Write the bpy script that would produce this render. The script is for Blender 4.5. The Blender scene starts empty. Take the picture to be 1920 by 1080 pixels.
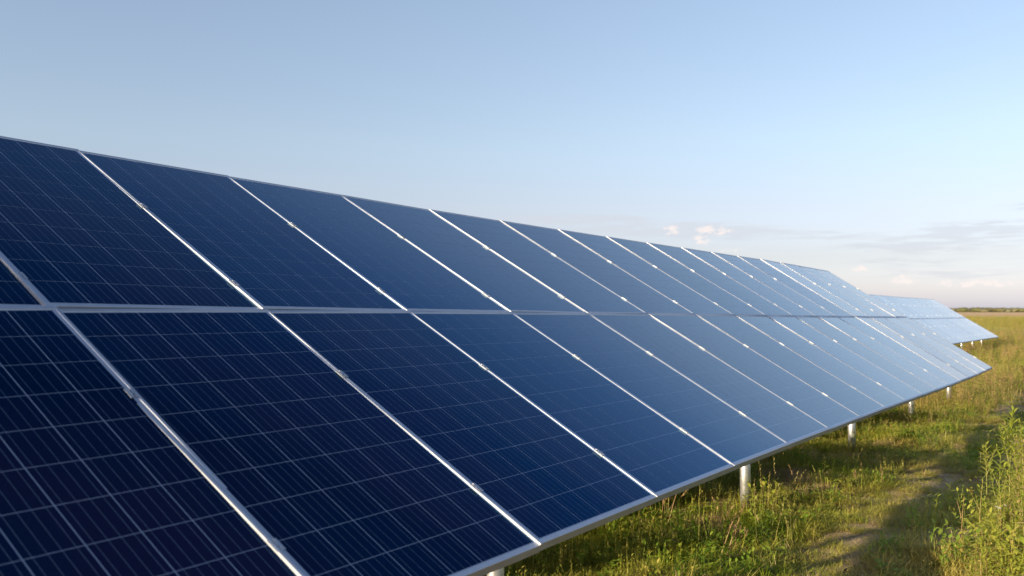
import bpy, bmesh, math, random
import numpy as np
from mathutils import Vector, Matrix

R = math.radians
random.seed(7)
rng = np.random.default_rng(11)
scene = bpy.context.scene
COL = scene.collection

# ------------------------------------------------------------------ camera, sky, sun, exposure
CAM_Z = 1.45
FPX = 1769.0                                   # focal length for a 1920 px wide picture
cam_d = bpy.data.cameras.new('camera')
cam = bpy.data.objects.new('camera', cam_d)
COL.objects.link(cam)
cam.location = (0, 0, CAM_Z)
cam.rotation_euler = (R(90) + math.atan(42 / FPX), 0, 0)
cam_d.sensor_width = 36
cam_d.lens = FPX / 1920 * 36
cam_d.clip_start = 0.05
cam_d.clip_end = 6000
cam_d.dof.use_dof = True
cam_d.dof.focus_distance = 5.6
cam_d.dof.aperture_fstop = 3.0
cam_d.dof.aperture_blades = 8
scene.camera = cam

SUN_HEADING, SUN_ELEV = 235.5, 15.0
sun_dir = Vector((math.sin(R(SUN_HEADING)) * math.cos(R(SUN_ELEV)),
                  math.cos(R(SUN_HEADING)) * math.cos(R(SUN_ELEV)), math.sin(R(SUN_ELEV))))
sl = bpy.data.lights.new('sun', 'SUN')
sl.energy = 5.0
sl.color = (1.0, 0.83, 0.58)
sl.angle = R(0.55)
so = bpy.data.objects.new('sun', sl)
COL.objects.link(so)
so.rotation_euler = sun_dir.to_track_quat('Z', 'Y').to_euler()

world = bpy.data.worlds.new('World')
scene.world = world
world.use_nodes = True
wn, wl = world.node_tree.nodes, world.node_tree.links
wn.clear()


def mk(nodes, typ, **kw):
    n = nodes.new(typ)
    for k, v in kw.items():
        if k == 'inp':
            for i, val in v.items():
                n.inputs[i].default_value = val
        else:
            setattr(n, k, v)
    return n


def ramp(nodes, stops, interp='LINEAR'):
    n = nodes.new('ShaderNodeValToRGB')
    n.color_ramp.interpolation = interp
    e = n.color_ramp.elements
    while len(e) > 1:
        e.remove(e[-1])
    for i, (p, c) in enumerate(stops):
        el = e[0] if i == 0 else e.new(p)
        el.position = p
        el.color = (*c, 1) if len(c) == 3 else c
    return n


def sky_world():
    out = mk(wn, 'ShaderNodeOutputWorld')
    bg = mk(wn, 'ShaderNodeBackground')
    bg.inputs[1].default_value = 0.1
    sky = mk(wn, 'ShaderNodeTexSky', sky_type='NISHITA', sun_disc=False)
    sky.sun_elevation = R(SUN_ELEV)
    sky.sun_rotation = R(SUN_HEADING)
    sky.air_density = 1.0
    sky.dust_density = 1.0
    sky.ozone_density = 1.0
    tc = mk(wn, 'ShaderNodeTexCoord')
    sep = mk(wn, 'ShaderNodeSeparateXYZ')
    wl.new(tc.outputs['Generated'], sep.inputs[0])
    asin = mk(wn, 'ShaderNodeMath', operation='ARCSINE')
    wl.new(sep.outputs['Z'], asin.inputs[0])
    el = mk(wn, 'ShaderNodeMath', operation='MULTIPLY', inp={1: 180 / math.pi / 90})   # 0..1 for 0..90 deg
    wl.new(asin.outputs[0], el.inputs[0])
    d = 1 / 90
    tint = ramp(wn, [(0.0, (1.07, 1.12, 1.92)), (1.2 * d, (.92, .95, 1.52)), (3 * d, (.80, .77, 1.07)),
                     (6 * d, (.95, .84, 1.0)), (10 * d, (1.11, 1.01, 1.06)), (18 * d, (1.25, 1.13, 1.13)),
                     (35 * d, (1.05, 1.06, 1.2)), (1.0, (1.0, 1.05, 1.2))])
    wl.new(el.outputs[0], tint.inputs[0])
    mul = mk(wn, 'ShaderNodeMix', data_type='RGBA', blend_type='MULTIPLY', clamp_result=False)
    mul.inputs[0].default_value = 1
    wl.new(sky.outputs[0], mul.inputs[6])
    wl.new(tint.outputs[0], mul.inputs[7])
    # clouds: flat grey streaks and a few sunlit puffs low over the horizon, in azimuth / elevation degrees
    az = mk(wn, 'ShaderNodeMath', operation='ARCTAN2')
    wl.new(sep.outputs['X'], az.inputs[0])
    wl.new(sep.outputs['Y'], az.inputs[1])
    azd = mk(wn, 'ShaderNodeMath', operation='MULTIPLY', inp={1: 180 / math.pi})
    wl.new(az.outputs[0], azd.inputs[0])
    eld = mk(wn, 'ShaderNodeMath', operation='MULTIPLY', inp={1: 90.0})
    wl.new(el.outputs[0], eld.inputs[0])

    def coords(sx, sy, off=0.0):
        c = mk(wn, 'ShaderNodeCombineXYZ')
        a = mk(wn, 'ShaderNodeMath', operation='MULTIPLY', inp={1: sx})
        b = mk(wn, 'ShaderNodeMath', operation='MULTIPLY', inp={1: sy})
        wl.new(azd.outputs[0], a.inputs[0])
        wl.new(eld.outputs[0], b.inputs[0])
        wl.new(a.outputs[0], c.inputs[0])
        wl.new(b.outputs[0], c.inputs[1])
        c.inputs[2].default_value = off
        return c

    def blobs(lst):
        """sum of soft ellipses (azimuth, elevation, width, height, weight)"""
        acc = None
        for (a0, e0, w, h, wt) in lst:
            da = mk(wn, 'ShaderNodeMath', operation='SUBTRACT', inp={1: a0})
            wl.new(azd.outputs[0], da.inputs[0])
            da2 = mk(wn, 'ShaderNodeMath', operation='DIVIDE', inp={1: w})
            wl.new(da.outputs[0], da2.inputs[0])
            de = mk(wn, 'ShaderNodeMath', operation='SUBTRACT', inp={1: e0})
            wl.new(eld.outputs[0], de.inputs[0])
            de2 = mk(wn, 'ShaderNodeMath', operation='DIVIDE', inp={1: h})
            wl.new(de.outputs[0], de2.inputs[0])
            s1 = mk(wn, 'ShaderNodeMath', operation='MULTIPLY')
            wl.new(da2.outputs[0], s1.inputs[0]); wl.new(da2.outputs[0], s1.inputs[1])
            s2 = mk(wn, 'ShaderNodeMath', operation='MULTIPLY_ADD')
            wl.new(de2.outputs[0], s2.inputs[0]); wl.new(de2.outputs[0], s2.inputs[1]); wl.new(s1.outputs[0], s2.inputs[2])
            ng = mk(wn, 'ShaderNodeMath', operation='MULTIPLY', inp={1: -1.0})
            wl.new(s2.outputs[0], ng.inputs[0])
            ex = mk(wn, 'ShaderNodeMath', operation='EXPONENT')
            wl.new(ng.outputs[0], ex.inputs[0])
            wgt = mk(wn, 'ShaderNodeMath', operation='MULTIPLY', inp={1: wt})
            wl.new(ex.outputs[0], wgt.inputs[0])
            if acc is None:
                acc = wgt
            else:
                ad = mk(wn, 'ShaderNodeMath', operation='ADD')
                wl.new(acc.outputs[0], ad.inputs[0]); wl.new(wgt.outputs[0], ad.inputs[1])
                acc = ad
        return acc

    def cloud(bl, sx, sy, detail, lo, hi, off):
        n = mk(wn, 'ShaderNodeTexNoise')
        n.inputs['Scale'].default_value = 1.0
        n.inputs['Detail'].default_value = detail
        n.inputs['Roughness'].default_value = 0.62
        wl.new(coords(sx, sy, off).outputs[0], n.inputs['Vector'])
        m = mk(wn, 'ShaderNodeMath', operation='MULTIPLY')
        nr = mk(wn, 'ShaderNodeMapRange')
        nr.inputs[1].default_value = .34
        nr.inputs[2].default_value = .64
        wl.new(n.outputs[0], nr.inputs[0])
        wl.new(bl.outputs[0], m.inputs[0]); wl.new(nr.outputs[0], m.inputs[1])
        mr = mk(wn, 'ShaderNodeMapRange', interpolation_type='SMOOTHSTEP')
        mr.inputs[1].default_value = lo
        mr.inputs[2].default_value = hi
        wl.new(m.outputs[0], mr.inputs[0])
        return mr

    grey = blobs([(2.3, 5.5, 3.0, .26, 1.6), (6.2, 5.5, 2.0, .24, 1.5), (7.2, 4.85, 2.8, .32, 1.9), (11.0, 4.75, 2.8, .42, 2.1), (13.9, 4.55, 2.4, .34, 2.0),
                  (18.3, 4.35, 1.8, .22, 1.3), (23.8, 3.65, 4.6, .5, 1.45), (26.5, 4.5, 3.6, .4, 1.4),
                  (22.0, 2.7, 3.5, .25, .75), (30.0, 5.6, 3.0, .3, .9), (25, 2.0, 4.5, .4, .8), (40, 4, 9, .5, .9),
                  (34, 2.6, 6, .4, .9), (-30, 3.0, 12, .5, .8), (60, 3, 14, .8, .8), (-70, 2.5, 16, .7, .8), (120, 3.2, 30, .8, .8)])
    pink = blobs([(9.6, 4.85, .5, .36, 1.3), (11.9, 4.8, .8, .34, 1.35), (11.4, 4.2, .6, .28, 1.2), (12.6, 4.7, 1.2, .2, 1.0), (20.3, 2.35, .6, .3, 1.0),
                  (22.6, 1.75, .9, .32, 1.05), (25.1, 1.5, 1.0, .28, 1.05), (27.3, 1.45, 1.8, .26, 1.0), (13, 3.6, 1.2, .3, .7),
                  (34, 1.8, 3, .4, 1), (-25, 2.0, 5, .5, .9), (50, 2.2, 6, .5, .9)])
    c1 = cloud(grey, .42, 4.0, 9, .10, .75, 3.1)
    c2 = cloud(pink, 1.9, 3.6, 9, .22, .80, 9.4)
    m1 = mk(wn, 'ShaderNodeMath', operation='MULTIPLY', inp={1: .55})
    wl.new(c1.outputs[0], m1.inputs[0])
    m2 = mk(wn, 'ShaderNodeMath', operation='MULTIPLY', inp={1: .8})
    wl.new(c2.outputs[0], m2.inputs[0])
    x1 = mk(wn, 'ShaderNodeMix', data_type='RGBA')
    wl.new(m1.outputs[0], x1.inputs[0])
    wl.new(mul.outputs[2], x1.inputs[6])
    x1.inputs[7].default_value = (3.7, 3.85, 4.2, 1)
    x2 = mk(wn, 'ShaderNodeMix', data_type='RGBA')
    wl.new(m2.outputs[0], x2.inputs[0])
    wl.new(x1.outputs[2], x2.inputs[6])
    x2.inputs[7].default_value = (5.6, 5.0, 4.75, 1)
    wl.new(x2.outputs[2], bg.inputs[0])
    wl.new(bg.outputs[0], out.inputs[0])


sky_world()
vs = scene.view_settings
scene.display_settings.display_device = 'sRGB'
vs.view_transform = 'Standard'
vs.look = 'None'
vs.gamma = 1
vs.use_curve_mapping = False
vs.exposure = 0.88
scene.render.engine = 'CYCLES'
scene.cycles.max_bounces = 6
scene.cycles.diffuse_bounces = 3
scene.cycles.glossy_bounces = 3
scene.cycles.transmission_bounces = 3
scene.cycles.transparent_max_bounces = 6
scene.cycles.sample_clamp_indirect = 4
scene.cycles.use_denoising = True


# ------------------------------------------------------------------ materials
def new_mat(name):
    m = bpy.data.materials.new(name)
    m.use_nodes = True
    return m, m.node_tree.nodes, m.node_tree.links, m.node_tree.nodes['Principled BSDF']


def mat_metal(name, base, rough, metallic=1.0, noise=.12, scale=30, stretch=(1, 1, 1)):
    m, n, l, b = new_mat(name)
    tc = mk(n, 'ShaderNodeTexCoord')
    mp = mk(n, 'ShaderNodeMapping')
    mp.inputs['Scale'].default_value = stretch
    l.new(tc.outputs['Object'], mp.inputs[0])
    t = mk(n, 'ShaderNodeTexNoise', inp={'Scale': scale, 'Detail': 5, 'Roughness': .6})
    l.new(mp.outputs[0], t.inputs['Vector'])
    r = ramp(n, [(.3, tuple(c * (1 - noise) for c in base)), (.7, tuple(min(1, c * (1 + noise)) for c in base))])
    l.new(t.outputs[0], r.inputs[0])
    l.new(r.outputs[0], b.inputs['Base Color'])
    mr = mk(n, 'ShaderNodeMapRange')
    mr.inputs[3].default_value = rough * .8
    mr.inputs[4].default_value = rough * 1.25
    l.new(t.outputs[0], mr.inputs[0])
    l.new(mr.outputs[0], b.inputs['Roughness'])
    b.inputs['Metallic'].default_value = metallic
    return m


M_ALU = mat_metal('anodised_aluminium', (.50, .52, .56), .52, .8, .08, 14)
M_CLAMP = mat_metal('clamp_aluminium', (.44, .46, .49), .52, .85, .08, 60)
M_BOLT = mat_metal('stainless_bolt', (.5, .5, .52), .3, 1, .1, 90)
M_GALV = mat_metal('galvanised_steel', (.60, .61, .62), .42, .85, .14, 30)
M_WELD = mat_metal('galvanised_section', (.46, .47, .48), .55, .7, .2, 16)


def panel_tone(n, l):
    """0..1 per panel: no two panels come from the same batch of cells and coating"""
    a = mk(n, 'ShaderNodeAttribute', attribute_type='OBJECT')
    a.attribute_name = 'tone'
    b = mk(n, 'ShaderNodeAttribute', attribute_type='GEOMETRY')
    b.attribute_name = 'tone'
    s_ = mk(n, 'ShaderNodeMath', operation='ADD')
    l.new(a.outputs['Fac'], s_.inputs[0]); l.new(b.outputs['Fac'], s_.inputs[1])
    return s_.outputs[0]


def cell_tone(n, l, a, c):
    """slow drift between a bluer and a more violet coating, per place on the table"""
    g = mk(n, 'ShaderNodeNewGeometry')
    t = mk(n, 'ShaderNodeTexNoise', inp={'Scale': 1.1, 'Detail': 2, 'Roughness': .5})
    l.new(g.outputs['Position'], t.inputs['Vector'])
    t2 = mk(n, 'ShaderNodeTexNoise', inp={'Scale': 160, 'Detail': 3})
    l.new(g.outputs['Position'], t2.inputs['Vector'])
    r = ramp(n, [(.40, a), (.60, c)])
    tn = panel_tone(n, l)
    sh = mk(n, 'ShaderNodeMath', operation='MULTIPLY_ADD', inp={1: -.22, 2: .11})
    l.new(tn, sh.inputs[0])
    sm = mk(n, 'ShaderNodeMath', operation='ADD')
    l.new(t.outputs[0], sm.inputs[0]); l.new(sh.outputs[0], sm.inputs[1])
    l.new(sm.outputs[0], r.inputs[0])
    r2 = ramp(n, [(.3, (.75, .75, .75)), (.7, (1.25, 1.25, 1.25))])
    l.new(t2.outputs[0], r2.inputs[0])
    mx = mk(n, 'ShaderNodeMix', data_type='RGBA', blend_type='MULTIPLY', clamp_result=False)
    mx.inputs[0].default_value = 1
    l.new(r.outputs[0], mx.inputs[6])
    l.new(r2.outputs[0], mx.inputs[7])
    return mx


def glazed(n, l, col, rough):
    """front glass over silicon: little, blue-tinted reflection near the normal, rising steeply at grazing angles"""
    b = n['Principled BSDF']
    b.inputs['Roughness'].default_value = .6
    b.inputs['Specular IOR Level'].default_value = 0
    if isinstance(col, tuple):
        b.inputs['Base Color'].default_value = col
    else:
        l.new(col, b.inputs['Base Color'])
    g = mk(n, 'ShaderNodeNewGeometry')
    t = mk(n, 'ShaderNodeTexNoise', inp={'Scale': 5, 'Detail': 5, 'Roughness': .65})
    l.new(g.outputs['Position'], t.inputs['Vector'])
    mr = mk(n, 'ShaderNodeMapRange')
    mr.inputs[3].default_value = rough * .85
    mr.inputs[4].default_value = rough * 1.2
    l.new(t.outputs[0], mr.inputs[0])
    lw = mk(n, 'ShaderNodeLayerWeight')
    lw.inputs[0].default_value = .5
    rf = ramp(n, [(0, (.010, .014, .03)), (.5, (.003, .014, .038)), (.60, (.012, .043, .095)), (.70, (.084, .146, .218)),
                  (.78, (.245, .292, .335)), (.845, (.37, .415, .455)), (.88, (.50, .53, .56)), (.915, (.72, .70, .69)), (1, (.95, .96, .97))])
    l.new(lw.outputs['Facing'], rf.inputs[0])
    gl = mk(n, 'ShaderNodeBsdfGlossy')
    k = mk(n, 'ShaderNodeMapRange')
    k.inputs[3].default_value = .80
    k.inputs[4].default_value = 1.18
    l.new(panel_tone(n, l), k.inputs[0])
    sc = mk(n, 'ShaderNodeVectorMath', operation='SCALE')
    l.new(rf.outputs[0], sc.inputs[0]); l.new(k.outputs[0], sc.inputs['Scale'])
    l.new(sc.outputs[0], gl.inputs['Color'])
    l.new(mr.outputs[0], gl.inputs['Roughness'])
    ad = mk(n, 'ShaderNodeAddShader')
    l.new(b.outputs[0], ad.inputs[0]); l.new(gl.outputs[0], ad.inputs[1])
    l.new(ad.outputs[0], n['Material Output'].inputs[0])


def mat_cell():
    m, n, l, b = new_mat('silicon_cell')
    uv = mk(n, 'ShaderNodeUVMap')
    uv.uv_map = 'UVMap'
    sp = mk(n, 'ShaderNodeSeparateXYZ')
    l.new(uv.outputs[0], sp.inputs[0])
    acc = None
    for c in (.14, .38, .62, .86):
        k = mk(n, 'ShaderNodeMath', operation='COMPARE', inp={1: c, 2: .0062})
        l.new(sp.outputs[0], k.inputs[0])
        if acc is None:
            acc = k
        else:
            a = mk(n, 'ShaderNodeMath', operation='MAXIMUM')
            l.new(acc.outputs[0], a.inputs[0]); l.new(k.outputs[0], a.inputs[1])
            acc = a
    tone = cell_tone(n, l, (.0003, .0066, .022), (.0065, .0060, .019))
    mx = mk(n, 'ShaderNodeMix', data_type='RGBA')
    l.new(acc.outputs[0], mx.inputs[0])
    l.new(tone.outputs[2], mx.inputs[6])
    mx.inputs[7].default_value = (.068, .094, .135, 1)
    glazed(n, l, mx.outputs[2], .09)
    return m


def mat_sheet():
    m, n, l, b = new_mat('laminate_sheet')
    glazed(n, l, (.31, .35, .41, 1), .09)
    return m


M_CELL = mat_cell()
M_SHEET = mat_sheet()


def mat_plant(name, cols, rough=.55, trans=.42, spread=1.0, patch=None):
    """leaf material: colour picked per plant / per leaf, with some light coming through"""
    m, n, l, b = new_mat(name)
    oi = mk(n, 'ShaderNodeObjectInfo')
    at = mk(n, 'ShaderNodeAttribute')
    at.attribute_name = 'tint'
    ad = mk(n, 'ShaderNodeMath', operation='ADD')
    l.new(oi.outputs['Random'], ad.inputs[0])
    l.new(at.outputs['Fac'], ad.inputs[1])
    fr = mk(n, 'ShaderNodeMath', operation='FRACT')
    l.new(ad.outputs[0], fr.inputs[0])
    r = ramp(n, [(i / max(1, len(cols) - 1), c) for i, c in enumerate(cols)])
    l.new(fr.outputs[0], r.inputs[0])
    src = r.outputs[0]
    if patch:
        g = mk(n, 'ShaderNodeNewGeometry')
        t = mk(n, 'ShaderNodeTexNoise', inp={'Scale': patch[1], 'Detail': 4, 'Roughness': .6})
        l.new(g.outputs['Position'], t.inputs['Vector'])
        mr = mk(n, 'ShaderNodeMapRange')
        mr.inputs[1].default_value = .44
        mr.inputs[2].default_value = .64
        mr.inputs[4].default_value = patch[2]
        l.new(t.outputs[0], mr.inputs[0])
        mx = mk(n, 'ShaderNodeMix', data_type='RGBA')
        l.new(mr.outputs[0], mx.inputs[0])
        l.new(src, mx.inputs[6])
        mx.inputs[7].default_value = (*patch[0], 1)
        src = mx.outputs[2]
    l.new(src, b.inputs['Base Color'])
    b.inputs['Roughness'].default_value = rough
    b.inputs['Specular IOR Level'].default_value = .3
    tr = mk(n, 'ShaderNodeBsdfTranslucent')
    l.new(src, tr.inputs[0])
    ms = mk(n, 'ShaderNodeMixShader')
    ms.inputs[0].default_value = trans
    out = n['Material Output']
    l.new(b.outputs[0], ms.inputs[1]); l.new(tr.outputs[0], ms.inputs[2]); l.new(ms.outputs[0], out.inputs[0])
    return m


M_GRASS = mat_plant('green_grass', [(.15, .225, .014), (.22, .30, .022), (.31, .355, .034), (.42, .38, .055), (.18, .26, .018)],
                    patch=((.54, .42, .13), .6, .7))
M_LONG = mat_plant('meadow_grass', [(.26, .28, .05), (.36, .33, .085), (.45, .37, .14), (.29, .30, .055)], patch=((.44, .31, .13), .8, .6))
M_STRAW = mat_plant('dry_straw', [(.44, .33, .16), (.56, .43, .23), (.34, .25, .11), (.50, .35, .19)], trans=.2)
M_RED = mat_plant('rusty_seed_stalk', [(.27, .17, .08), (.34, .22, .10), (.24, .16, .08)], trans=.15)
M_LEAF = mat_plant('broad_weed_leaf', [(.14, .24, .02), (.19, .29, .03), (.27, .33, .045)], trans=.4)
M_WEED = mat_plant('yellow_green_weed_leaf', [(.26, .32, .035), (.33, .37, .045), (.40, .39, .06), (.28, .32, .04)], trans=.45)
M_STEM = mat_plant('weed_stem', [(.22, .24, .06), (.27, .18, .07)], trans=.05)
M_FIELD = mat_plant('field_clump', [(.26, .29, .035), (.36, .33, .05), (.43, .33, .08), (.44, .29, .11), (.28, .31, .04)],
                    patch=((.46, .32, .13), .2, .85))
M_BLOSSOM = mat_plant('yellow_blossom', [(.75, .50, .04), (.8, .55, .06)], trans=.2)
M_WHITE = mat_plant('white_blossom', [(.75, .72, .66), (.8, .78, .72)], trans=.2)


def mat_ground():
    m, n, l, b = new_mat('field_soil')
    g = mk(n, 'ShaderNodeNewGeometry')
    sp = mk(n, 'ShaderNodeSeparateXYZ')
    l.new(g.outputs['Position'], sp.inputs[0])
    t = mk(n, 'ShaderNodeTexNoise', inp={'Scale': 1.7, 'Detail': 8, 'Roughness': .7})
    l.new(g.outputs['Position'], t.inputs['Vector'])
    near = ramp(n, [(.3, (.050, .042, .016)), (.5, (.085, .070, .030)), (.7, (.13, .10, .05))])
    l.new(t.outputs[0], near.inputs[0])
    # far fields in broad strips that differ in crop
    wob = mk(n, 'ShaderNodeTexNoise', inp={'Scale': .012, 'Detail': 5, 'Roughness': .6})
    l.new(g.outputs['Position'], wob.inputs['Vector'])
    w2 = mk(n, 'ShaderNodeMath', operation='MULTIPLY_ADD', inp={1: 130.0, 2: -65.0})
    l.new(wob.outputs[0], w2.inputs[0])
    yy = mk(n, 'ShaderNodeMath', operation='ADD')
    l.new(sp.outputs[1], yy.inputs[0]); l.new(w2.outputs[0], yy.inputs[1])
    mr = mk(n, 'ShaderNodeMapRange')
    mr.inputs[1].default_value = 0
    mr.inputs[2].default_value = 1000
    l.new(yy.outputs[0], mr.inputs[0])
    far = ramp(n, [(0, (.28, .24, .07)), (.07, (.36, .30, .10)), (.12, (.28, .32, .05)), (.21, (.27, .32, .045)),
                   (.26, (.48, .34, .16)), (.55, (.56, .38, .22)), (.75, (.42, .31, .15)), (1, (.28, .25, .09))])
    l.new(mr.outputs[0], far.inputs[0])
    t3 = mk(n, 'ShaderNodeTexNoise', inp={'Scale': .25, 'Detail': 8, 'Roughness': .7})
    l.new(g.outputs['Position'], t3.inputs['Vector'])
    r3 = ramp(n, [(.3, (.7, .7, .7)), (.7, (1.3, 1.3, 1.3))])
    l.new(t3.outputs[0], r3.inputs[0])
    fm = mk(n, 'ShaderNodeMix', data_type='RGBA', blend_type='MULTIPLY', clamp_result=False)
    fm.inputs[0].default_value = 1
    l.new(far.outputs[0], fm.inputs[6]); l.new(r3.outputs[0], fm.inputs[7])
    dm = mk(n, 'ShaderNodeMapRange')
    dm.inputs[1].default_value = 25
    dm.inputs[2].default_value = 80
    l.new(sp.outputs[1], dm.inputs[0])
    mx = mk(n, 'ShaderNodeMix', data_type='RGBA')
    l.new(dm.outputs[0], mx.inputs[0]); l.new(near.outputs[0], mx.inputs[6]); l.new(fm.outputs[2], mx.inputs[7])
    l.new(mx.outputs[2], b.inputs['Base Color'])
    b.inputs['Roughness'].default_value = .95
    b.inputs['Specular IOR Level'].default_value = .1
    bp = mk(n, 'ShaderNodeBump')
    bp.inputs['Strength'].default_value = .6
    bp.inputs['Distance'].default_value = .03
    l.new(t.outputs[0], bp.inputs['Height'])
    l.new(bp.outputs[0], b.inputs['Normal'])
    return m


def mat_path():
    m, n, l, b = new_mat('trodden_path')
    g = mk(n, 'ShaderNodeNewGeometry')
    t = mk(n, 'ShaderNodeTexNoise', inp={'Scale': 9, 'Detail': 9, 'Roughness': .75})
    l.new(g.outputs['Position'], t.inputs['Vector'])
    r = ramp(n, [(.32, (.17, .12, .055)), (.5, (.32, .23, .11)), (.68, (.46, .34, .18))])
    l.new(t.outputs[0], r.inputs[0])
    l.new(r.outputs[0], b.inputs['Base Color'])
    b.inputs['Roughness'].default_value = .95
    bp = mk(n, 'ShaderNodeBump')
    bp.inputs['Strength'].default_value = .8
    bp.inputs['Distance'].default_value = .02
    l.new(t.outputs[0], bp.inputs['Height'])
    l.new(bp.outputs[0], b.inputs['Normal'])
    return m


M_WOOD = mat_plant('far_wood', [(.115, .135, .045), (.14, .155, .05), (.165, .15, .065), (.125, .12, .06)], trans=.1,
                   patch=((.20, .15, .09), .01, .7))


# ------------------------------------------------------------------ helpers
def link(o, parent=None):
    COL.objects.link(o)
    if parent is not None:
        o.parent = parent
    return o


def mesh_obj(name, verts, faces, mat, parent=None, smooth=False, uvs=None, attr=None):
    me = bpy.data.meshes.new(name)
    me.from_pydata([tuple(v) for v in verts], [], [tuple(f) for f in faces])
    if mat is not None:
        for mm in (mat if isinstance(mat, (list, tuple)) else [mat]):
            me.materials.append(mm)
    if uvs is not None:
        ul = me.uv_layers.new(name='UVMap')
        ul.data.foreach_set('uv', np.asarray(uvs, dtype=np.float32).ravel())
    if attr is not None:
        a = me.attributes.new('tint', 'FLOAT', 'POINT')
        a.data.foreach_set('value', np.asarray(attr, dtype=np.float32))
    if smooth:
        me.polygons.foreach_set('use_smooth', [True] * len(me.polygons))
    me.update()
    o = bpy.data.objects.new(name, me)
    return link(o, parent)


def inst(name, me, parent, mat4):
    o = bpy.data.objects.new(name, me)
    link(o, parent)
    o.matrix_local = mat4
    return o


def tag(o, label, cat, group=None, kind=None):
    if label:
        o['label'] = label
    if cat:
        o['category'] = cat
    if group:
        o['group'] = group
    if kind:
        o['kind'] = kind
    return o


def box_data(x0, x1, y0, y1, z0, z1):
    v = [(x0, y0, z0), (x1, y0, z0), (x1, y1, z0), (x0, y1, z0), (x0, y0, z1), (x1, y0, z1), (x1, y1, z1), (x0, y1, z1)]
    f = [(0, 3, 2, 1), (4, 5, 6, 7), (0, 1, 5, 4), (1, 2, 6, 5), (2, 3, 7, 6), (3, 0, 4, 7)]
    return v, f


class MB:
    def __init__(s):
        s.v, s.f = [], []

    def add(s, v, f):
        k = len(s.v)
        s.v += [tuple(a) for a in v]
        s.f += [tuple(i + k for i in a) for a in f]
        return s

    def box(s, *a):
        return s.add(*box_data(*a))

    def tube(s, a, b, r0, r1, n=8, cap=True):
        a, b = Vector(a), Vector(b)
        d = (b - a).normalized()
        q = d.to_track_quat('Z', 'Y')
        vs_ = []
        for p, r in ((a, r0), (b, r1)):
            for i in range(n):
                t = 2 * math.pi * i / n
                vs_.append(p + q @ Vector((math.cos(t) * r, math.sin(t) * r, 0)))
        fs = [(i, (i + 1) % n, n + (i + 1) % n, n + i) for i in range(n)]
        if cap:
            fs += [tuple(range(n - 1, -1, -1)), tuple(range(n, 2 * n))]
        return s.add(vs_, fs)

    def beam(s, a, b, w, h, up=(0, 0, 1)):
        """rectangular bar from a to b"""
        a, b = Vector(a), Vector(b)
        d = (b - a).normalized()
        x = d.cross(Vector(up)).normalized()
        z = x.cross(d)
        vs_ = [p + x * sx * w / 2 + z * sz * h / 2 for p in (a, b) for sx, sz in ((-1, -1), (1, -1), (1, 1), (-1, 1))]
        fs = [(3, 2, 1, 0), (4, 5, 6, 7)] + [(i, (i + 1) % 4, 4 + (i + 1) % 4, 4 + i) for i in range(4)]
        return s.add(vs_, fs)

    def mesh(s, name, mat, smooth=False):
        me = bpy.data.meshes.new(name)
        me.from_pydata(s.v, [], s.f)
        me.materials.append(mat)
        if smooth:
            me.polygons.foreach_set('use_smooth', [True] * len(me.polygons))
        me.update()
        return me


# ------------------------------------------------------------------ ground
HD = R(32.33)                                   # heading of the panel rows
UH = np.array([math.sin(HD), math.cos(HD)])
QH = np.array([math.cos(HD), -math.sin(HD)])    # horizontal, to the front of the tables


def smooth01(t):
    t = np.clip(t, 0, 1)
    return t * t * (3 - 2 * t)


def ground_z(x, y):
    x = np.asarray(x, float)
    y = np.asarray(y, float)
    d = np.hypot(x, y)
    z = -0.17 * smooth01((d - 5) / 20)
    und = .022 * np.sin(x * 1.3 + .6 * y) + .018 * np.sin(y * 1.7 - x * .7 + 1) + .012 * np.sin(3.1 * x + 2.3 * y)
    return z + und * (1 - smooth01((d - 12) / 25))


def grid_mesh(name, xs, ys, zoff, mat):
    X, Y = np.meshgrid(xs, ys)
    Z = ground_z(X, Y) + zoff
    v = np.stack([X, Y, Z], -1).reshape(-1, 3)
    nx, ny = len(xs), len(ys)
    i = np.arange(ny - 1)[:, None] * nx + np.arange(nx - 1)[None]
    f = np.stack([i, i + 1, i + nx + 1, i + nx], -1).reshape(-1, 4)
    return mesh_obj(name, v.tolist(), f.tolist(), mat, smooth=True)


def axis(lo, hi, step, far):
    """even spacing near the arrays, growing towards the horizon"""
    a = list(np.arange(lo, hi + step, step))
    d = step
    while a[-1] < far:
        d *= 1.17
        a.append(a[-1] + d)
    d = step
    while a[0] > -far:
        d *= 1.17
        a.insert(0, a[0] - d)
    return np.array(a)


ground = grid_mesh('ground', axis(-10, 22, .3, 3500), axis(-4, 36, .3, 3500), 0, mat_ground())
tag(ground, None, None, kind='structure')


def path_center(s):
    return -1.36 + .05 * math.sin(s * .9) + .04 * math.sin(s * 2.3)


def build_path():
    v, f = [], []
    n = 260
    for i in range(n + 1):
        s = -4 + i * 34 / n
        c = path_center(s)
        hw = .22 + .07 * math.sin(s * 3.1) + .04 * math.sin(s * 7.7 + 1)
        for j in range(7):
            q = c + hw * (j / 3 - 1)
            x, y = UH * s + QH * q
            v.append((x, y, float(ground_z(x, y)) + .010))
    for i in range(n):
        for j in range(6):
            a = i * 7 + j
            f.append((a, a + 1, a + 8, a + 7))
    o = mesh_obj('path', v, f, mat_path(), smooth=True)
    tag(o, None, None, kind='structure')


build_path()

# ------------------------------------------------------------------ solar arrays
PAN = np.array([[0.5347758, -0.7224065, 0.438342], [0.8449417, 0.4629397, -0.2678815], [-0.0094067, 0.5136299, 0.8579603]])
ORG = np.array([-1.65121566, 3.07688492, 0.02228754 + CAM_Z])
PITCH = 1.012
ROWL = 1.60


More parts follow.
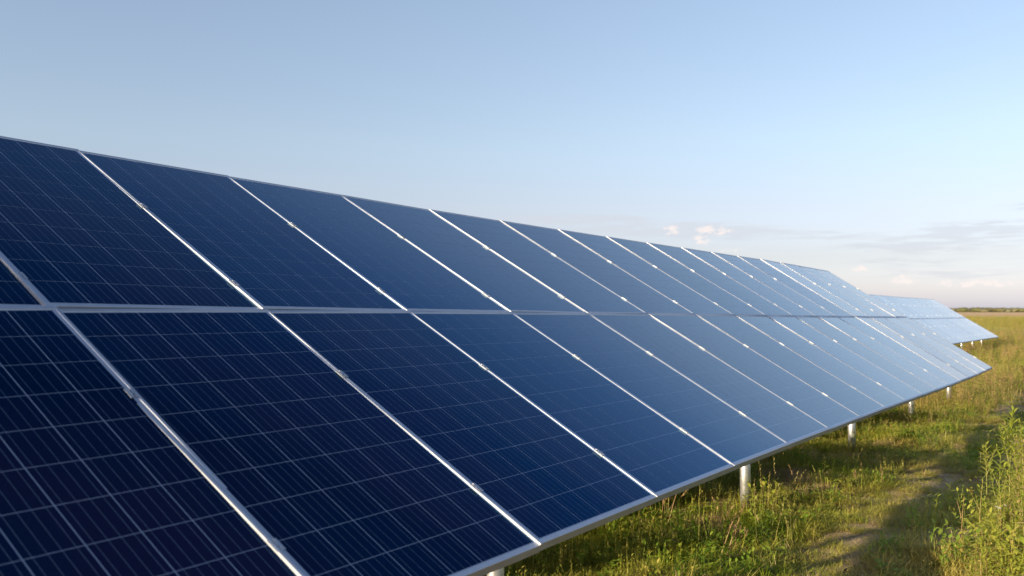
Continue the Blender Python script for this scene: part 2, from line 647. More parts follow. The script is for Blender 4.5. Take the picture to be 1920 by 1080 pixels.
def sag(U, V):
    """the table is not perfectly flat: a slow warp along it"""
    t = (U - 8) / 8
    s = V / 1.60
    z = .0016 * t * t + .0796 * t * t * 0 + .0796 * t * s + .0126 * t ** 3 + .019 * t * t * s - .0669 * t ** 3 * s
    return U + .0444 * t * t - .1113 * t ** 3, V, z


def main_pt(U, V, Z=0.0):
    u, v, z = sag(U, V)
    return Vector(ORG + PAN @ np.array([u, v, z + Z]))


PAN2 = np.array([[0.5599284, -0.6975143, 0.4471622], [0.8285303, 0.4741182, -0.2979085], [-0.0042123, 0.5372948, 0.843384]])
ORG2 = np.array([11.814035, 30.003633, -0.276406 + CAM_Z])


def second_pt(U, V, Z=0.0):
    z = .004 * math.sin(U * .55) + .003 * math.sin(U * .23 + 1) * V
    return Vector(ORG2 + PAN2 @ np.array([U, V, z + Z]))


PW, PL, DEPTH = PITCH - .019, ROWL - .003, .038
LIPX, LIPY, GLZ = .0135, .021, -.0031


def frame_mesh():
    """one aluminium frame: rings from the outer bottom edge over the lip down to the glass and inside"""
    def ring(ix, iy, z):
        x, y = PW / 2 - ix, PL / 2 - iy
        return [(-x, -y, z), (x, -y, z), (x, y, z), (-x, y, z)]
    prof = [(.0, .0, -DEPTH), (.0, .0, -.0009), (.0009, .0009, 0), (LIPX * .86, LIPY * .91, 0.0), (LIPX, LIPY, GLZ - .0002),
            (LIPX, LIPY, GLZ - .006), (.002, .002, GLZ - .006), (.002, .002, -DEPTH + .002), (.028, .028, -DEPTH + .002), (.028, .028, -DEPTH)]
    v, f = [], []
    for p in prof:
        v += ring(*p)
    n = len(prof)
    for k in range(n):
        a, b = 4 * k, 4 * ((k + 1) % n)
        for i in range(4):
            j = (i + 1) % 4
            f.append((a + i, a + j, b + j, b + i))
    m = MB()
    m.add(v, f)
    return m.mesh('frame', M_ALU)


def sheet_mesh():
    """the laminate between the frame members: front glass face, thin, with a white back"""
    x, y = PW / 2 - LIPX + .0004, PL / 2 - LIPY + .0004
    me = MB().box(-x, x, -y, y, GLZ - .0055, GLZ).mesh('solar_panel', M_SHEET)
    return me


CW, CH = .1565, .1548
CSX, CSY = .1530, .1526
CT = .0004


def cell_mesh():
    v, f = box_data(-CSX / 2, CSX / 2, -CSY / 2, CSY / 2, -.0002, CT)
    f = [f[1], f[2], f[3], f[4], f[5]]
    me = bpy.data.meshes.new('cell')
    me.from_pydata(v, [], f)
    me.materials.append(M_CELL)
    ul = me.uv_layers.new(name='UVMap')
    uv = []
    for face in f:
        for i in face:
            uv += [v[i][0] / CSX + .5, v[i][1] / CSY + .5]
    ul.data.foreach_set('uv', uv)
    return me


ME_FRAME, ME_SHEET, ME_CELL = frame_mesh(), sheet_mesh(), cell_mesh()


def clamp_mesh():
    """hat-section clamp bridging two frames: two raised flanges and a channel between them"""
    m = MB()
    L, w, g = .048, .0170, .0070
    for s in (-1, 1):
        x0, x1 = (g, w) if s > 0 else (-w, -g)
        m.box(x0, x1, -L / 2, L / 2, .0006, .0034)
        m.box(min(s * g, s * (g - .003)), max(s * g, s * (g - .003)), -L / 2, L / 2, -.012, .0038)
    m.box(-g + .003, g - .003, -L / 2, L / 2, -.012, -.009)
    return m.mesh('clamp', M_CLAMP)


def bolt_mesh():
    m = MB()
    m.tube((0, 0, -.009), (0, 0, -.006), .0085, .0085, 16)
    m.tube((0, 0, -.006), (0, 0, .0045), .0062, .0058, 6)
    return m.mesh('bolt', M_BOLT)


ME_CLAMP, ME_BOLT = clamp_mesh(), bolt_mesh()
CAMV = np.array([0, 0, CAM_Z])
PITCHV = math.atan(42 / FPX)


def to_px(p):
    d = np.asarray(p) - CAMV
    f = d[1] * math.cos(PITCHV) + d[2] * math.sin(PITCHV)
    u = -d[1] * math.sin(PITCHV) + d[2] * math.cos(PITCHV)
    if f < .2:
        return None
    return 960 + FPX * d[0] / f, 540 - FPX * u / f, f


def panel_matrix(pt, k, row, jit):
    u0, u1 = k * PITCH, (k + 1) * PITCH
    v0, v1 = (0, ROWL) if row else (-ROWL, 0)
    c = (pt(u0, v0) + pt(u1, v0) + pt(u1, v1) + pt(u0, v1)) / 4
    ex = (pt(u1, (v0 + v1) / 2) - pt(u0, (v0 + v1) / 2)).normalized()
    ey = (pt((u0 + u1) / 2, v1) - pt((u0 + u1) / 2, v0))
    ey = (ey - ex * ey.dot(ex)).normalized()
    ez = ex.cross(ey)
    M = Matrix.Identity(4)
    for i in range(3):
        M[i][0], M[i][1], M[i][2], M[i][3] = ex[i], ey[i], ez[i], c[i]
    M = M @ Matrix.Rotation(R(jit[0]), 4, 'X') @ Matrix.Rotation(R(jit[1]), 4, 'Y') @ Matrix.Translation((0, 0, jit[2]))
    return M


def local_frame(pt, U, V):
    c = pt(U, V)
    ex = (pt(U + .2, V) - pt(U - .2, V)).normalized()
    ey = (pt(U, V + .2) - pt(U, V - .2))
    ey = (ey - ex * ey.dot(ex)).normalized()
    ez = ex.cross(ey)
    M = Matrix.Identity(4)
    for i in range(3):
        M[i][0], M[i][1], M[i][2], M[i][3] = ex[i], ey[i], ez[i], c[i]
    return M


TONES = {(-1, 0): .35, (0, 0): .35, (1, 0): .30, (2, 0): .68, (3, 0): .72, (4, 0): .62, (0, 1): .12, (1, 1): .5, (2, 1): .9, (3, 1): .85,
         (4, 1): .72, (-1, 1): .1}
RAILS = (-1.275, -.53, .225, .97)


def build_array(pt, cols, label, post_u, loner, single_cells, lowpost_v=-1.0):
    c = pt((cols[0] + cols[-1] + 1) * PITCH / 2, 0)
    base = Vector((c.x, c.y, float(ground_z(c.x, c.y))))
    root = bpy.data.objects.new('solar_array', None)
    COL.objects.link(root)
    root.location = base
    root.empty_display_size = .5
    tag(root, label, 'solar array', 'ground-mounted solar arrays in a field')
    inv = Matrix.Translation(-base)
    rr = random.Random(5)
    panels = []
    cellpos = []
    for k in cols:
        for row in (0, 1):
            jit = (rr.gauss(0, .04), rr.gauss(0, .06), rr.gauss(0, .0003))
            if k in loner:
                jit = (jit[0], loner[k][row], loner[k][2])
            M = panel_matrix(pt, k, row, jit)
            p = inst('solar_panel', ME_SHEET, root, inv @ M)
            inst('frame', ME_FRAME, p, Matrix.Identity(4))
            tone = TONES.get((k, row), rr.uniform(.42, .60)) if single_cells else rr.uniform(.75, .95)
            p['tone'] = tone
            panels.append((p, M))
            for i in range(6):
                for j in range(10):
                    x, y = (i - 2.5) * CW, (j - 4.5) * CH
                    L = Matrix.Translation((x, y, GLZ))
                    W = M @ Vector((x, y, GLZ))
                    cellpos.append([0.0, p, L, M, W, tone])
    # the largest cells in view are parts of their own, the rest one joined part
    if single_cells:
        for cp in cellpos:
            a = to_px(cp[4])
            if a and -60 < a[0] < 1980 and -60 < a[1] < 1140:
                b = to_px(cp[3] @ (cp[2] @ Vector((CSX / 2, 0, 0)))); d = to_px(cp[3] @ (cp[2] @ Vector((0, CSY / 2, 0))))
                cp[0] = abs((b[0] - a[0]) * (d[1] - a[1]) - (b[1] - a[1]) * (d[0] - a[0]))
        cellpos.sort(key=lambda t: -t[0])
        for cp in cellpos[:300]:
            inst('cell', ME_CELL, cp[1], cp[2])['tone'] = cp[5]
        rest = cellpos[300:]
    else:
        rest = cellpos
    cv = np.array([tuple(v.co) for v in ME_CELL.vertices])
    cf = [tuple(p.vertices) for p in ME_CELL.polygons]
    cuv = np.empty(len(ME_CELL.loops) * 2, dtype=np.float32)
    ME_CELL.uv_layers[0].data.foreach_get('uv', cuv)
    V, F, UVs = [], [], []
    for q, cp in enumerate(rest):
        T = np.array(inv @ cp[3] @ cp[2])
        V.append(cv @ T[:3, :3].T + T[:3, 3])
        F += [tuple(i + q * len(cv) for i in f) for f in cf]
        UVs.append(cuv)
    o = mesh_obj('cell_grid', np.concatenate(V).tolist(), F, M_CELL, root, uvs=np.concatenate(UVs))
    ta = o.data.attributes.new('tone', 'FLOAT', 'POINT')
    ta.data.foreach_set('value', np.repeat([cp[5] for cp in rest], len(cv)).astype(np.float32))
    o['kind'] = 'stuff'
    # clamps on every seam and at both ends
    for k in range(cols[0], cols[-1] + 2):
        for v in RAILS:
            off = 0
            M = local_frame(pt, k * PITCH + off, v + rr.gauss(0, .012))
            M = M @ Matrix.Rotation(R(rr.gauss(0, .8)), 4, 'Z') @ Matrix.Rotation(R(rr.gauss(0, 1.0)), 4, 'Y')
            o = inst('clamp', ME_CLAMP, root, inv @ M)
            inst('bolt', ME_BOLT, o, Matrix.Identity(4))
    # purlins, rafters, posts
    u0, u1 = cols[0] * PITCH + .06, (cols[-1] + 1) * PITCH - .06
    for v in RAILS:
        m = MB()
        us = np.linspace(u0, u1, 14)
        for a, b in zip(us[:-1], us[1:]):
            A, B = inv @ pt(a, v, -.038 - .030), inv @ pt(b, v, -.038 - .030)
            m.beam(A, B, .041, .058, tuple(PAN[:, 2]))
        link(bpy.data.objects.new('purlin', m.mesh('purlin', M_WELD)), root)
    for u in post_u:
        m = MB()
        m.beam(inv @ pt(u, -1.42, -.145), inv @ pt(u, 1.42, -.145), .05, .09, tuple(PAN[:, 2]))
        link(bpy.data.objects.new('rafter', m.mesh('rafter', M_WELD)), root)
        for v in (lowpost_v, .95):
            top = pt(u, v, -.19)
            g = float(ground_z(top.x, top.y))
            m = MB()
            m.tube(inv @ Vector((top.x, top.y, g - .25)), inv @ top, .038, .038, 28)
            po = link(bpy.data.objects.new('post', m.mesh('post', M_GALV, True)), root)
            for pl in po.data.polygons:
                if len(pl.vertices) > 4:
                    pl.use_smooth = False
            m = MB()
            m.box(top.x - .055 - base.x, top.x + .055 - base.x, top.y - .055 - base.y, top.y + .055 - base.y,
                  top.z - .008 - base.z, top.z + .004 - base.z)
            m.tube(inv @ (top - Vector((0, 0, .10))), inv @ (top - Vector((0, 0, .0085))), .0445, .0445, 24)
            link(bpy.data.objects.new('bracket', m.mesh('bracket', M_WELD)), po)
        lo, hi = pt(u, lowpost_v, -.19), pt(u, .95, -.19)
        m = MB()
        m.tube(inv @ Vector((hi.x, hi.y, .35)), inv @ pt(u, -.1, -.19), .021, .021, 12)
        link(bpy.data.objects.new('brace', m.mesh('brace', M_GALV, True)), root)
    return root


# panels that sit a touch proud or low, as a few seams in the photograph show: tilt about y per row, height offset
ODD = {12: (.5, .45, .002), 11: (-.35, -.3, 0), 3: (0, .35, 0)}
build_array(main_pt, range(-4, 16), 'long near solar array of dark blue panels filling the left of the view',
            (-1.75, 1.67, 5.07, 8.51, 12.05, 15.62), ODD, True)
build_array(second_pt, range(0, 16), 'small pale far solar array beyond the right end of the near one',
            (1.1, 3.9, 6.7, 10.0, 12.8, 15.4), {}, False)


# ------------------------------------------------------------------ vegetation
def blade(V, F, A, x, y, h, w, az, lean, curl, tint, seg=3, z0=0.0):
    """one grass blade: a tapering strip bending over"""
    dx, dy = math.cos(az), math.sin(az)
    px_, py_ = -dy, dx
    k = len(V)
    for i in range(seg + 1):
        t = i / seg
        r = lean * t * h + curl * t * t * h
        z = z0 + h * t * (1 - .35 * abs(curl) * t)
        ww = w * (1 - t) ** .7 * .5 + .0002
        V.append((x + dx * r - px_ * ww, y + dy * r - py_ * ww, z))
        V.append((x + dx * r + px_ * ww, y + dy * r + py_ * ww, z))
        A += [tint, tint]
    for i in range(seg):
        a = k + 2 * i
        F.append((a, a + 1, a + 3, a + 2))


def leaf(V, F, A, base, dir_, length, width, tint, droop=.35, fold=.15):
    """pointed leaf: a folded, arching diamond of six faces"""
    d = Vector(dir_).normalized()
    side = d.cross(Vector((0, 0, 1)))
    if side.length < 1e-3:
        side = Vector((1, 0, 0))
    side.normalize()
    up = side.cross(d)
    k = len(V)
    prof = [(0, .12), (.3, .9), (.62, .75), (1, .0)]
    for t, w in prof:
        c = Vector(base) + d * length * t + Vector((0, 0, -1)) * droop * length * t * t
        hw = width * w / 2
        V.append(tuple(c + side * hw + up * fold * hw))
        V.append(tuple(c))
        V.append(tuple(c - side * hw + up * fold * hw))
        A += [tint] * 3
    for i in range(3):
        a = k + 3 * i
        F.append((a, a + 1, a + 4, a + 3))
        F.append((a + 1, a + 2, a + 5, a + 4))


def src(name, V, F, A, mat):
    me = bpy.data.meshes.new(name)
    me.from_pydata(V, [], F)
    for mm in (mat if isinstance(mat, list) else [mat]):
        me.materials.append(mm)
    a = me.attributes.new('tint', 'FLOAT', 'POINT')
    a.data.foreach_set('value', np.asarray(A, dtype=np.float32))
    me.update()
    return bpy.data.objects.new(name, me)


def tuft(name, n, rad, h0, h1, w, lean, curl, mat, seed, seg=3):
    r = random.Random(seed)
    V, F, A = [], [], []
    for _ in range(n):
        a = r.uniform(0, 6.283)
        q = rad * math.sqrt(r.random())
        blade(V, F, A, math.cos(a) * q, math.sin(a) * q, r.uniform(h0, h1), w * r.uniform(.6, 1.3), r.uniform(0, 6.283),
              r.uniform(0, lean), r.uniform(0, curl), r.uniform(0, .3), seg)
    return src(name, V, F, A, mat)


def straw(name, n, rad, seed):
    r = random.Random(seed)
    V, F, A = [], [], []
    for _ in range(n):
        a = r.uniform(0, 6.283)
        q = rad * math.sqrt(r.random())
        blade(V, F, A, math.cos(a) * q, math.sin(a) * q, r.uniform(.02, .05), .004 * r.uniform(.6, 1.3), r.uniform(0, 6.283),
              r.uniform(1.2, 3.2), r.uniform(-.5, .8), r.uniform(0, .5), 2)
    return src(name, V, F, A, M_STRAW)


def stalks(name, n, rad, h0, h1, mat, seed, head=True):
    r = random.Random(seed)
    V, F, A = [], [], []
    for _ in range(n):
        a = r.uniform(0, 6.283)
        q = rad * math.sqrt(r.random())
        x, y, h = math.cos(a) * q, math.sin(a) * q, r.uniform(h0, h1)
        az, le, cu, ti = r.uniform(0, 6.283), r.uniform(.05, .3), r.uniform(0, .3), r.uniform(0, .5)
        blade(V, F, A, x, y, h, .0035, az, le, cu, ti, 4)
        if head:
            for i in range(9):
                t = .68 + .32 * i / 9
                rr_ = le * t * h + cu * t * t * h
                z = h * t * (1 - .35 * abs(cu) * t)
                b = (x + math.cos(az) * rr_, y + math.sin(az) * rr_, z)
                a2 = r.uniform(0, 6.283)
                leaf(V, F, A, b, (math.cos(a2), math.sin(a2), 1.6), .022, .006, ti, .1)
    return src(name, V, F, A, mat)


def forb(name, n, h0, h1, rad, ll, lw, mat, seed, rise=.5, step=.028):
    """leafy weed clump"""
    r = random.Random(seed)
    V, F, A = [], [], []
    for _ in range(n):
        a = r.uniform(0, 6.283)
        q = rad * math.sqrt(r.random())
        x, y, h = math.cos(a) * q, math.sin(a) * q, r.uniform(h0, h1)
        az, le, ti = r.uniform(0, 6.283), r.uniform(0, .22), r.uniform(0, .25)
        blade(V, F, A, x, y, h, .005, az, le, 0, ti, 3)
        k = int(h / step)
        for i in range(k):
            t = (i + 1) / k
            a2 = i * 2.4 + r.uniform(-.4, .4)
            s = (1 - .45 * t) * r.uniform(.7, 1.2)
            b = (x + math.cos(az) * le * t * h, y + math.sin(az) * le * t * h, h * t)
            leaf(V, F, A, b, (math.cos(a2), math.sin(a2), rise + .9 * t), ll * s, lw * s, ti + r.uniform(0, .15), r.uniform(.1, .5))
    return src(name, V, F, A, mat)


def clover(name, n, rad, seed):
    r = random.Random(seed)
    V, F, A = [], [], []
    for _ in range(n):
        a = r.uniform(0, 6.283)
        q = rad * math.sqrt(r.random())
        x, y = math.cos(a) * q, math.sin(a) * q
        h = r.uniform(.02, .07)
        for j in range(3):
            a2 = a + j * 2.1
            leaf(V, F, A, (x, y, h), (math.cos(a2), math.sin(a2), .3), .022, .018, r.uniform(0, .3), .1)
    return src(name, V, F, A, M_LEAF)


def scatter_group(name, sources, pts, rot, scl, idx, label):
    """one object: points that carry small plant meshes through geometry nodes"""
    coll = bpy.data.collections.new(name + '_plants')
    for i, s_ in enumerate(sources):
        s_.name = '%s_%02d' % (name, i)
        coll.objects.link(s_)
    me = bpy.data.meshes.new(name)
    me.vertices.add(len(pts))
    me.vertices.foreach_set('co', np.asarray(pts, dtype=np.float32).ravel())
    a = me.attributes.new('rot', 'FLOAT_VECTOR', 'POINT')
    a.data.foreach_set('vector', np.asarray(rot, dtype=np.float32).ravel())
    a = me.attributes.new('scl', 'FLOAT_VECTOR', 'POINT')
    a.data.foreach_set('vector', np.asarray(scl, dtype=np.float32).ravel())
    a = me.attributes.new('idx', 'INT', 'POINT')
    a.data.foreach_set('value', np.asarray(idx, dtype=np.int32))
    o = bpy.data.objects.new(name, me)
    COL.objects.link(o)
    ng = bpy.data.node_groups.new(name + '_scatter', 'GeometryNodeTree')
    ng.interface.new_socket('Geometry', in_out='INPUT', socket_type='NodeSocketGeometry')
    ng.interface.new_socket('Geometry', in_out='OUTPUT', socket_type='NodeSocketGeometry')
    N, L = ng.nodes, ng.links
    gi, go = N.new('NodeGroupInput'), N.new('NodeGroupOutput')
    ci = N.new('GeometryNodeCollectionInfo')
    ci.inputs[0].default_value = coll
    ci.inputs['Separate Children'].default_value = True
    ci.inputs['Reset Children'].default_value = True
    ip = N.new('GeometryNodeInstanceOnPoints')
    ip.inputs['Pick Instance'].default_value = True

    def na(nm, t):
        x = N.new('GeometryNodeInputNamedAttribute')
        x.data_type = t
        x.inputs[0].default_value = nm
        return x.outputs[0]
    L.new(gi.outputs[0], ip.inputs['Points'])
    L.new(ci.outputs[0], ip.inputs['Instance'])
    L.new(na('idx', 'INT'), ip.inputs['Instance Index'])
    L.new(na('rot', 'FLOAT_VECTOR'), ip.inputs['Rotation'])
    L.new(na('scl', 'FLOAT_VECTOR'), ip.inputs['Scale'])
    L.new(ip.outputs[0], go.inputs[0])
    md = o.modifiers.new('scatter', 'NODES')
    md.node_group = ng
    tag(o, label, None, kind='stuff')
    o['category'] = 'grass'
    return o


def wedge(n, d0, d1, a0, a1, power=1.0):
    """random ground points between two distances and two headings, seen from the lens"""
    t = rng.random(n)
    if power == 1.0:                                        # uniform over the area
        d = np.sqrt(d0 ** 2 + t * (d1 ** 2 - d0 ** 2))
    else:                                                   # thinning out with distance
        d = d0 * (d1 / d0) ** t
    a = np.radians(rng.uniform(a0, a1, n))
    return np.stack([np.sin(a) * d, np.cos(a) * d], 1), d


def vnoise(x, y, s, seed):
    """cheap smooth value noise for patchiness"""
    r = np.random.default_rng(seed)
    tab = r.random((64, 64))
    X, Y = x * s + 100, y * s + 100
    i, j = np.floor(X).astype(int), np.floor(Y).astype(int)
    fx, fy = X - i, Y - j
    fx, fy = fx * fx * (3 - 2 * fx), fy * fy * (3 - 2 * fy)
    g = lambda a, b: tab[a % 64, b % 64]
    return (g(i, j) * (1 - fx) + g(i + 1, j) * fx) * (1 - fy) + (g(i, j + 1) * (1 - fx) + g(i + 1, j + 1) * fx) * fy


def finish(P, s, zs=None, tilt=.12):
    n = len(P)
    z = ground_z(P[:, 0], P[:, 1])
    pts = np.column_stack([P, z])
    rot = np.column_stack([rng.normal(0, tilt, n), rng.normal(0, tilt, n), rng.uniform(0, 6.283, n)])
    zz = s if zs is None else s * zs
    return pts, rot, np.column_stack([s, s, zz])


def plant_meadow():
    srcs = [tuft('a', 50, .085, .03, .075, .0066, 1.5, .9, M_GRASS, 1),
            tuft('b', 46, .085, .04, .09, .0072, 1.4, 1.1, M_GRASS, 2),
            tuft('c', 38, .095, .045, .11, .0076, 1.6, 1.2, M_GRASS, 3),
            clover('d', 26, .08, 4),
            straw('e', 44, .09, 5),
            straw('f', 36, .12, 6),
            tuft('g', 24, .07, .06, .15, .005, .8, .9, M_LONG, 7, 4),
            stalks('h', 7, .06, .20, .42, M_LONG, 8),
            stalks('i', 5, .05, .18, .38, M_RED, 9),
            forb('j', 6, .05, .13, .09, .065, .024, M_LEAF, 10, rise=.2, step=.02),
            forb('k', 5, .08, .20, .09, .075, .025, M_WEED, 12, rise=.1, step=.022),
            forb('l', 6, .07, .15, .08, .040, .013, M_GRASS, 13),
            forb('m', 5, .12, .28, .11, .055, .018, M_FIELD, 14, rise=.15, step=.024)]
    P, S, I = [], [], []
    # near ground
    p, d = wedge(42000, 3.8, 15, -10, 44)
    q = p @ QH
    s = p @ UH
    onpath = np.abs(q + 1.36) < .26 + .16 * (vnoise(p[:, 0], p[:, 1], 2.6, 5) - .5) * 2
    nz = vnoise(p[:, 0], p[:, 1], .9, 3)
    nz2 = vnoise(p[:, 0], p[:, 1], 2.2, 4)
    u = rng.random(len(p))
    idx = np.where(u < .36, 0, np.where(u < .62, 1, np.where(u < .76, 2, np.where(u < .84, 3, 11))))
    dry = ((nz > .50) & (u > .45)) | ((q > -1.9) & (u > .55) & (nz2 > .4))
    idx = np.where(dry, np.where(rng.random(len(p)) < .6, 4, 1), idx)
    v = rng.random(len(p))
    idx = np.where((v < .03 * (nz2 > .62)) & (q < -1.45), 6, idx)
    idx = np.where((v > .993) & (q < -1.45) & (d > 5.5), 7, idx)
    idx = np.where((v > .986) & (v < .989) & (d > 5.5), 8, idx)
    idx = np.where((v > .90) & (v < .976) & (nz2 > .45), 9, idx)
    idx = np.where((v > .87) & (v < .90) & (nz > .4), 10, idx)
    idx = np.where((vnoise(p[:, 0], p[:, 1], 1.7, 21) > .72) & (u < .8), np.where(v < .6, 5, 4), idx)
    idx = np.where(onpath, np.where(v < .40, 4, np.where(v < .55, 5, np.where(v < .80, 0, 1))), idx)
    right = (q > -.66)
    idx = np.where(right & (v > .70), 10, idx)
    idx = np.where(right & (v > .58) & (v <= .70), 2, idx)
    idx = np.where(right & (v > .52) & (v <= .58), 12, idx)
    idx = np.where(right & (v > .49) & (v <= .52), 6, idx)
    sc = rng.uniform(.7, 1.25, len(p)) * np.where(onpath, .75, 1.0) * (.5 + .9 * nz2)
    keep = np.ones(len(p), bool)
    P.append(p[keep]); S.append(sc[keep]); I.append(idx[keep])
    # middle distance
    p, d = wedge(30000, 15, 55, -5, 46, 2)
    q = p @ QH
    nz = vnoise(p[:, 0], p[:, 1], .35, 6)
    u = rng.random(len(p))
    idx = np.where(u < .25, 2, np.where(u < .32, 6, np.where(u < .48, 11, np.where(u < .75, 12, np.where(u < .86, 10, 1)))))
    idx = np.where((nz > .6) & (u < .10), 8, idx)
    sc = rng.uniform(.8, 1.4, len(p)) * (.85 + d / 110) * (.75 + .6 * nz)
    onpath = np.abs(q + 1.2) < .35
    keep = ~(onpath & (rng.random(len(p)) < .8))
    P.append(p[keep]); S.append(sc[keep]); I.append(idx[keep])
    # far field
    p, d = wedge(20000, 55, 230, 14, 44, 2)
    nz = vnoise(p[:, 0], p[:, 1], .03, 9)
    u = rng.random(len(p))
    idx = np.where(u < .65, 12, np.where(u < .75, 6, 10))
    sc = rng.uniform(.7, 1.5, len(p)) * (1.1 + d / 160) * (.6 + .8 * nz)
    P.append(p); S.append(np.minimum(sc, 2.6)); I.append(idx)
    # rank grass left standing round the foot of each post, where the mower does not reach
    for u in (-1.75, 1.67, 5.07, 8.51, 12.05, 15.62):
        c = main_pt(u, -1.0)
        for _ in range(16):
            a = rng.uniform(0, 6.283); r_ = rng.uniform(.05, .16)
            P.append(np.array([[c.x + math.cos(a) * r_, c.y + math.sin(a) * r_]])); S.append(np.array([rng.uniform(.9, 1.5)]))
            I.append(np.array([int(rng.choice([6, 2, 10, 1]))]))
    P, S, I = np.concatenate(P), np.concatenate(S), np.concatenate(I)
    pts, rot, scl = finish(P, S)
    scatter_group('grass', srcs, pts, rot, scl, I, 'green and straw-coloured meadow grass and small weeds covering the field')


plant_meadow()


# ---- taller single weeds along the right of the path, and a few that stand out
def weed(x, y, h, label, seed, leaf_l=.075, leaf_w=.013, step=.016, mat=None, group='tall leafy weeds beside the path', branch=0, lean=(0, 0),
         name='leafy_weed', stem_r=.0042, droop=(.05, .45), bare=0.12, flower=None):
    r = random.Random(seed)
    g = float(ground_z(x, y))
    root = bpy.data.objects.new(name, None)
    COL.objects.link(root)
    root.location = (x, y, g)
    root.empty_display_size = .1
    tag(root, label, 'weed', group)
    st = MB()
    V, F, A = [], [], []
    axes = [((0, 0, 0), (lean[0], lean[1], 1), h, 1.0)]
    for b in range(branch):
        a = r.uniform(0, 6.283)
        t = r.uniform(.25, .7)
        axes.append(((lean[0] * h * t, lean[1] * h * t, h * t), (math.cos(a) * .45, math.sin(a) * .45, 1), h * (1 - t) * r.uniform(.6, .95), .7))
    for (b0, dr, ln, sc) in axes:
        b0 = Vector(b0)
        dr = Vector(dr).normalized()
        prev = b0
        n = 6
        bend = Vector((r.uniform(-.06, .06), r.uniform(-.06, .06), 0))
        f_ = lambda t: b0 + dr * ln * t + bend * ln * t * t
        for i in range(n):
            nx = f_((i + 1) / n)
            st.tube(prev, nx, stem_r * sc * (1 - .12 * i), stem_r * sc * (1 - .12 * (i + 1)), 5, False)
            prev = nx
        k = int(ln / step)
        for i in range(k):
            t = bare + (1 - bare) * (i + 1) / k
            a = i * 2.399 + r.uniform(-.3, .3)
            s = sc * (1 - .55 * max(0, t - .4)) * r.uniform(.75, 1.15) * (.55 + .45 * min(1, t * 3))
            leaf(V, F, A, f_(t), (math.cos(a), math.sin(a), .25 + 1.1 * t * t), leaf_l * s, leaf_w * s * 1.1, r.uniform(0, .25), r.uniform(*droop), .3)
    link(bpy.data.objects.new('stem', st.mesh('stem', M_STEM, True)), root)
    lo = mesh_obj('foliage', V, F, mat or M_WEED, root, attr=A)
    lo['kind'] = 'stuff'
    if flower:
        fm, cnt = flower
        V, F, A = [], [], []
        for _ in range(cnt):
            c = f_(r.uniform(.9, 1.02)) + Vector((r.uniform(-.02, .02), r.uniform(-.02, .02), r.uniform(-.01, .02)))
            for i in range(7):
                a = i * .9
                leaf(V, F, A, c, (math.cos(a), math.sin(a), .35), .011, .006, 0, .1)
        mesh_obj('blossom', V, F, fm, root, attr=A)
    return root


def at_px(px, d):
    """ground point under picture column px at forward distance d, in photograph pixels"""
    return (px - 960) / FPX * d, d


GRP = 'tall leafy weeds beside the path'
x, y = at_px(1888, 6.6)
weed(x, y, .74, 'tallest yellow-green leafy weed, its pointed top standing clear at the right edge', 3, .125, .028, .011, branch=4, group=GRP)
x, y = at_px(1916, 6.9)
weed(x, y, .62, 'leafy weed just right of the tallest one, at the very edge of the view', 4, .11, .024, .013, branch=3, group=GRP)
x, y = at_px(1846, 7.2)
weed(x, y, .46, 'leafy weed left of the tallest one, leaning over the dark edge of the path', 5, .10, .022, .014, branch=3, group=GRP)
x, y = at_px(1868, 6.2)
weed(x, y, .50, 'bushy leafy weed standing in front of the tallest one', 6, .10, .022, .014, branch=4, group=GRP)
x, y = at_px(1908, 5.9)
weed(x, y, .55, 'bright leafy weed at the right edge, below the tallest one', 8, .105, .022, .013, branch=4, group=GRP)
x, y = at_px(1832, 6.15)
weed(x, y, .36, 'short slim weed with a yellow blossom at the right side of the path', 9, .06, .012, .016, branch=1, group=GRP, flower=(M_BLOSSOM, 4))
x, y = at_px(1872, 5.55)
weed(x, y, .34, 'low leafy weed with small white blossoms near the bottom right corner', 10, .07, .013, .014, branch=3, group=GRP, flower=(M_WHITE, 5))
x, y = at_px(1915, 5.3)
weed(x, y, .38, 'leafy weed in the bottom right corner of the view', 12, .08, .014, .014, branch=4, group=GRP)
x, y = at_px(1798, 5.75)
weed(x, y, .30, 'thin nearly bare stalk in the dark strip on the right of the path', 13, .04, .009, .03, branch=1, group=GRP, mat=M_WEED, bare=.3)
x, y = at_px(1442, 6.15)
weed(x, y, .15, 'small bright green broad-leaved plant in the grass near the bottom', 14, .085, .022, .013, branch=2, mat=M_LEAF, group='small plants in the grass')


def seed_stalk(x, y, h, label, seed, mat, name='seed_stalk', n=1, lean=.15, w=.005):
    o = stalks(name, n, .03, h * .85, h, mat, seed)
    COL.objects.link(o)
    o.location = (x, y, float(ground_z(x, y)))
    tag(o, label, 'grass stalk', 'tall seed stalks in the grass')


for px_, d_, h_, lab, sd, mt in ((1650, 7.6, .42, 'rusty red seed stalk leaning right in front of the third post from the near end', 1, M_RED),
                                 (1722, 8.4, .38, 'thin brown upright stalk left of the bare patch on the path', 2, M_RED),
                                 (1470, 7.0, .34, 'pale straw stalk just right of the second visible post', 5, M_LONG),
                                 (1538, 6.8, .36, 'straw seed stalk in the grass right of the second visible post', 6, M_LONG),
                                 (1500, 7.3, .30, 'short rusty stalk between the second and third visible posts', 7, M_RED),
                                 (1836, 8.2, .30, 'dry stalk with tufted top standing on the right side of the bare patch', 8, M_LONG)):
    x, y = at_px(px_, d_)
    seed_stalk(x, y, h_, lab, sd, mt, n=2)


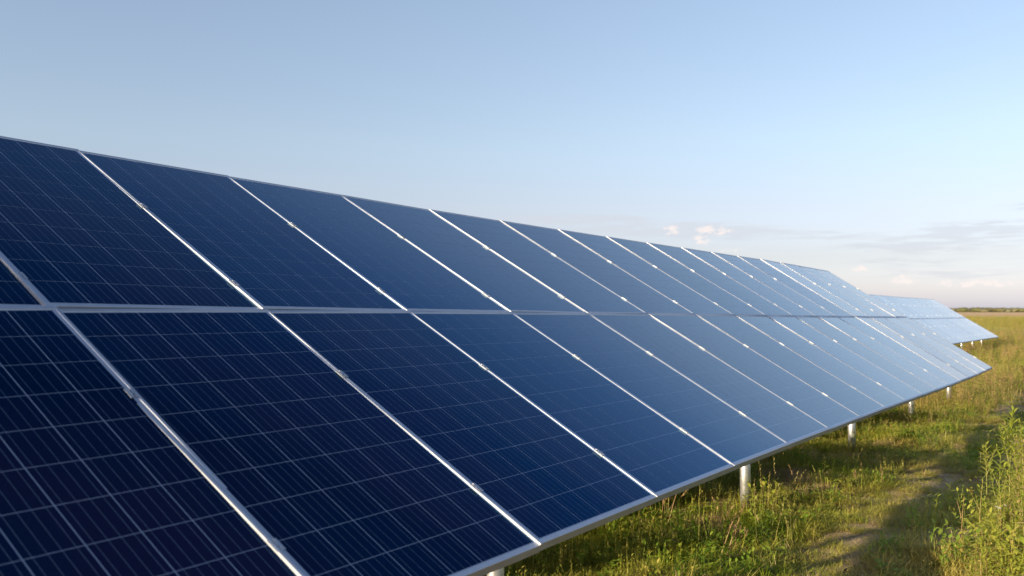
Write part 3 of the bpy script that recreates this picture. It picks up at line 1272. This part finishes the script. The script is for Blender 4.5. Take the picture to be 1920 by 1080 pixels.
# ---- unseen scrub added below the near table to cast shadow bands; thicket at right
def thicket_and_shadow_scrub():
    srcs = [forb('a', 9, .75, 1.0, .22, .17, .055, M_LEAF, 41, step=.022), forb('b', 9, .6, 1.0, .25, .16, .050, M_WEED, 42, step=.022),
            forb('c', 6, .36, .60, .12, .14, .034, M_WEED, 43, rise=.1, step=.020),
            stalks('d', 3, .08, .35, .6, M_RED, 44), forb('e', 7, .25, .45, .13, .10, .036, M_LEAF, 45, rise=.1, step=.02)]
    P, S, I = [], [], []
    for (cx, cy, dx, dy, n, lo, hi) in ((.10, 7.05, .42, .22, 46, 1.1, 1.45), (-.9, 4.45, .2, .12, 10, .8, 1.0),
                                        (-1.3, 4.1, .5, .3, 7, .7, .9), (2.9, 11.2, .5, .4, 10, .9, 1.2), (-.5, 6.4, .5, .3, 8, 1.0, 1.2)):
        for _ in range(n):  # scrub hidden by the panels, put in for the shadow it casts
            x, y = cx + rng.normal(0, dx), cy + rng.normal(0, dy)
            if x * QH[0] + y * QH[1] > -3.1:
                continue
            room = .62 + .6 * (-1.63 - (x * QH[0] + y * QH[1])) - .42
            P.append((x, y)); S.append(max(.2, min(rng.uniform(lo, hi), room))); I.append(int(rng.integers(0, 2)))
    for _ in range(150):
        d = rng.uniform(4.6, 8.5)
        a = R(rng.uniform(28.8, 40))
        x, y = math.sin(a) * d, math.cos(a) * d
        qq = x * QH[0] + y * QH[1]
        if qq > -.56:
            P.append((x, y)); S.append(rng.uniform(.45, 1.0) * min(1, .45 + (qq + .56) * 1.6)); I.append(int(rng.choice([2, 2, 2, 2, 3, 4, 4])))
    P, S = np.array(P), np.array(S)
    pts, rot, scl = finish(P, S, tilt=.05)
    scatter_group('thicket_and_shadow_scrub', srcs, pts, rot, scl, I, 'dense yellow-green weeds standing in a thicket at the right edge, plus unseen scrub added under the near array for its shadow')


thicket_and_shadow_scrub()


# ------------------------------------------------------------------ far wood on the horizon
def far_wood():
    r = random.Random(9)
    bm = bmesh.new()
    bmesh.ops.create_icosphere(bm, subdivisions=1, radius=1)
    base = np.array([tuple(v.co) for v in bm.verts])
    fs = [tuple(v.index for v in f.verts) for f in bm.faces]
    bm.free()
    V, F, A = [], [], []
    for _ in range(5000):
        a = R(r.uniform(-45, 62))
        d = r.uniform(1150, 1250)
        h = r.uniform(3.6, 5.0) + .6 * math.sin(a * 37) + .4 * math.sin(a * 83 + 1)
        w = r.uniform(5, 10)
        c = np.array([math.sin(a) * d, math.cos(a) * d, -.2 + h * .45])
        s = base * np.array([w, w, h * .62]) * (1 + np.array([r.uniform(-.25, .25) for _ in range(len(base))]))[:, None]
        k = len(V)
        V += (s + c).tolist()
        F += [tuple(i + k for i in f) for f in fs]
        A += [r.random()] * len(base)
    o = mesh_obj('far_wood', V, F, M_WOOD, attr=A)
    tag(o, 'low dark line of woodland along the horizon at the right', 'woodland', kind='stuff')


far_wood()
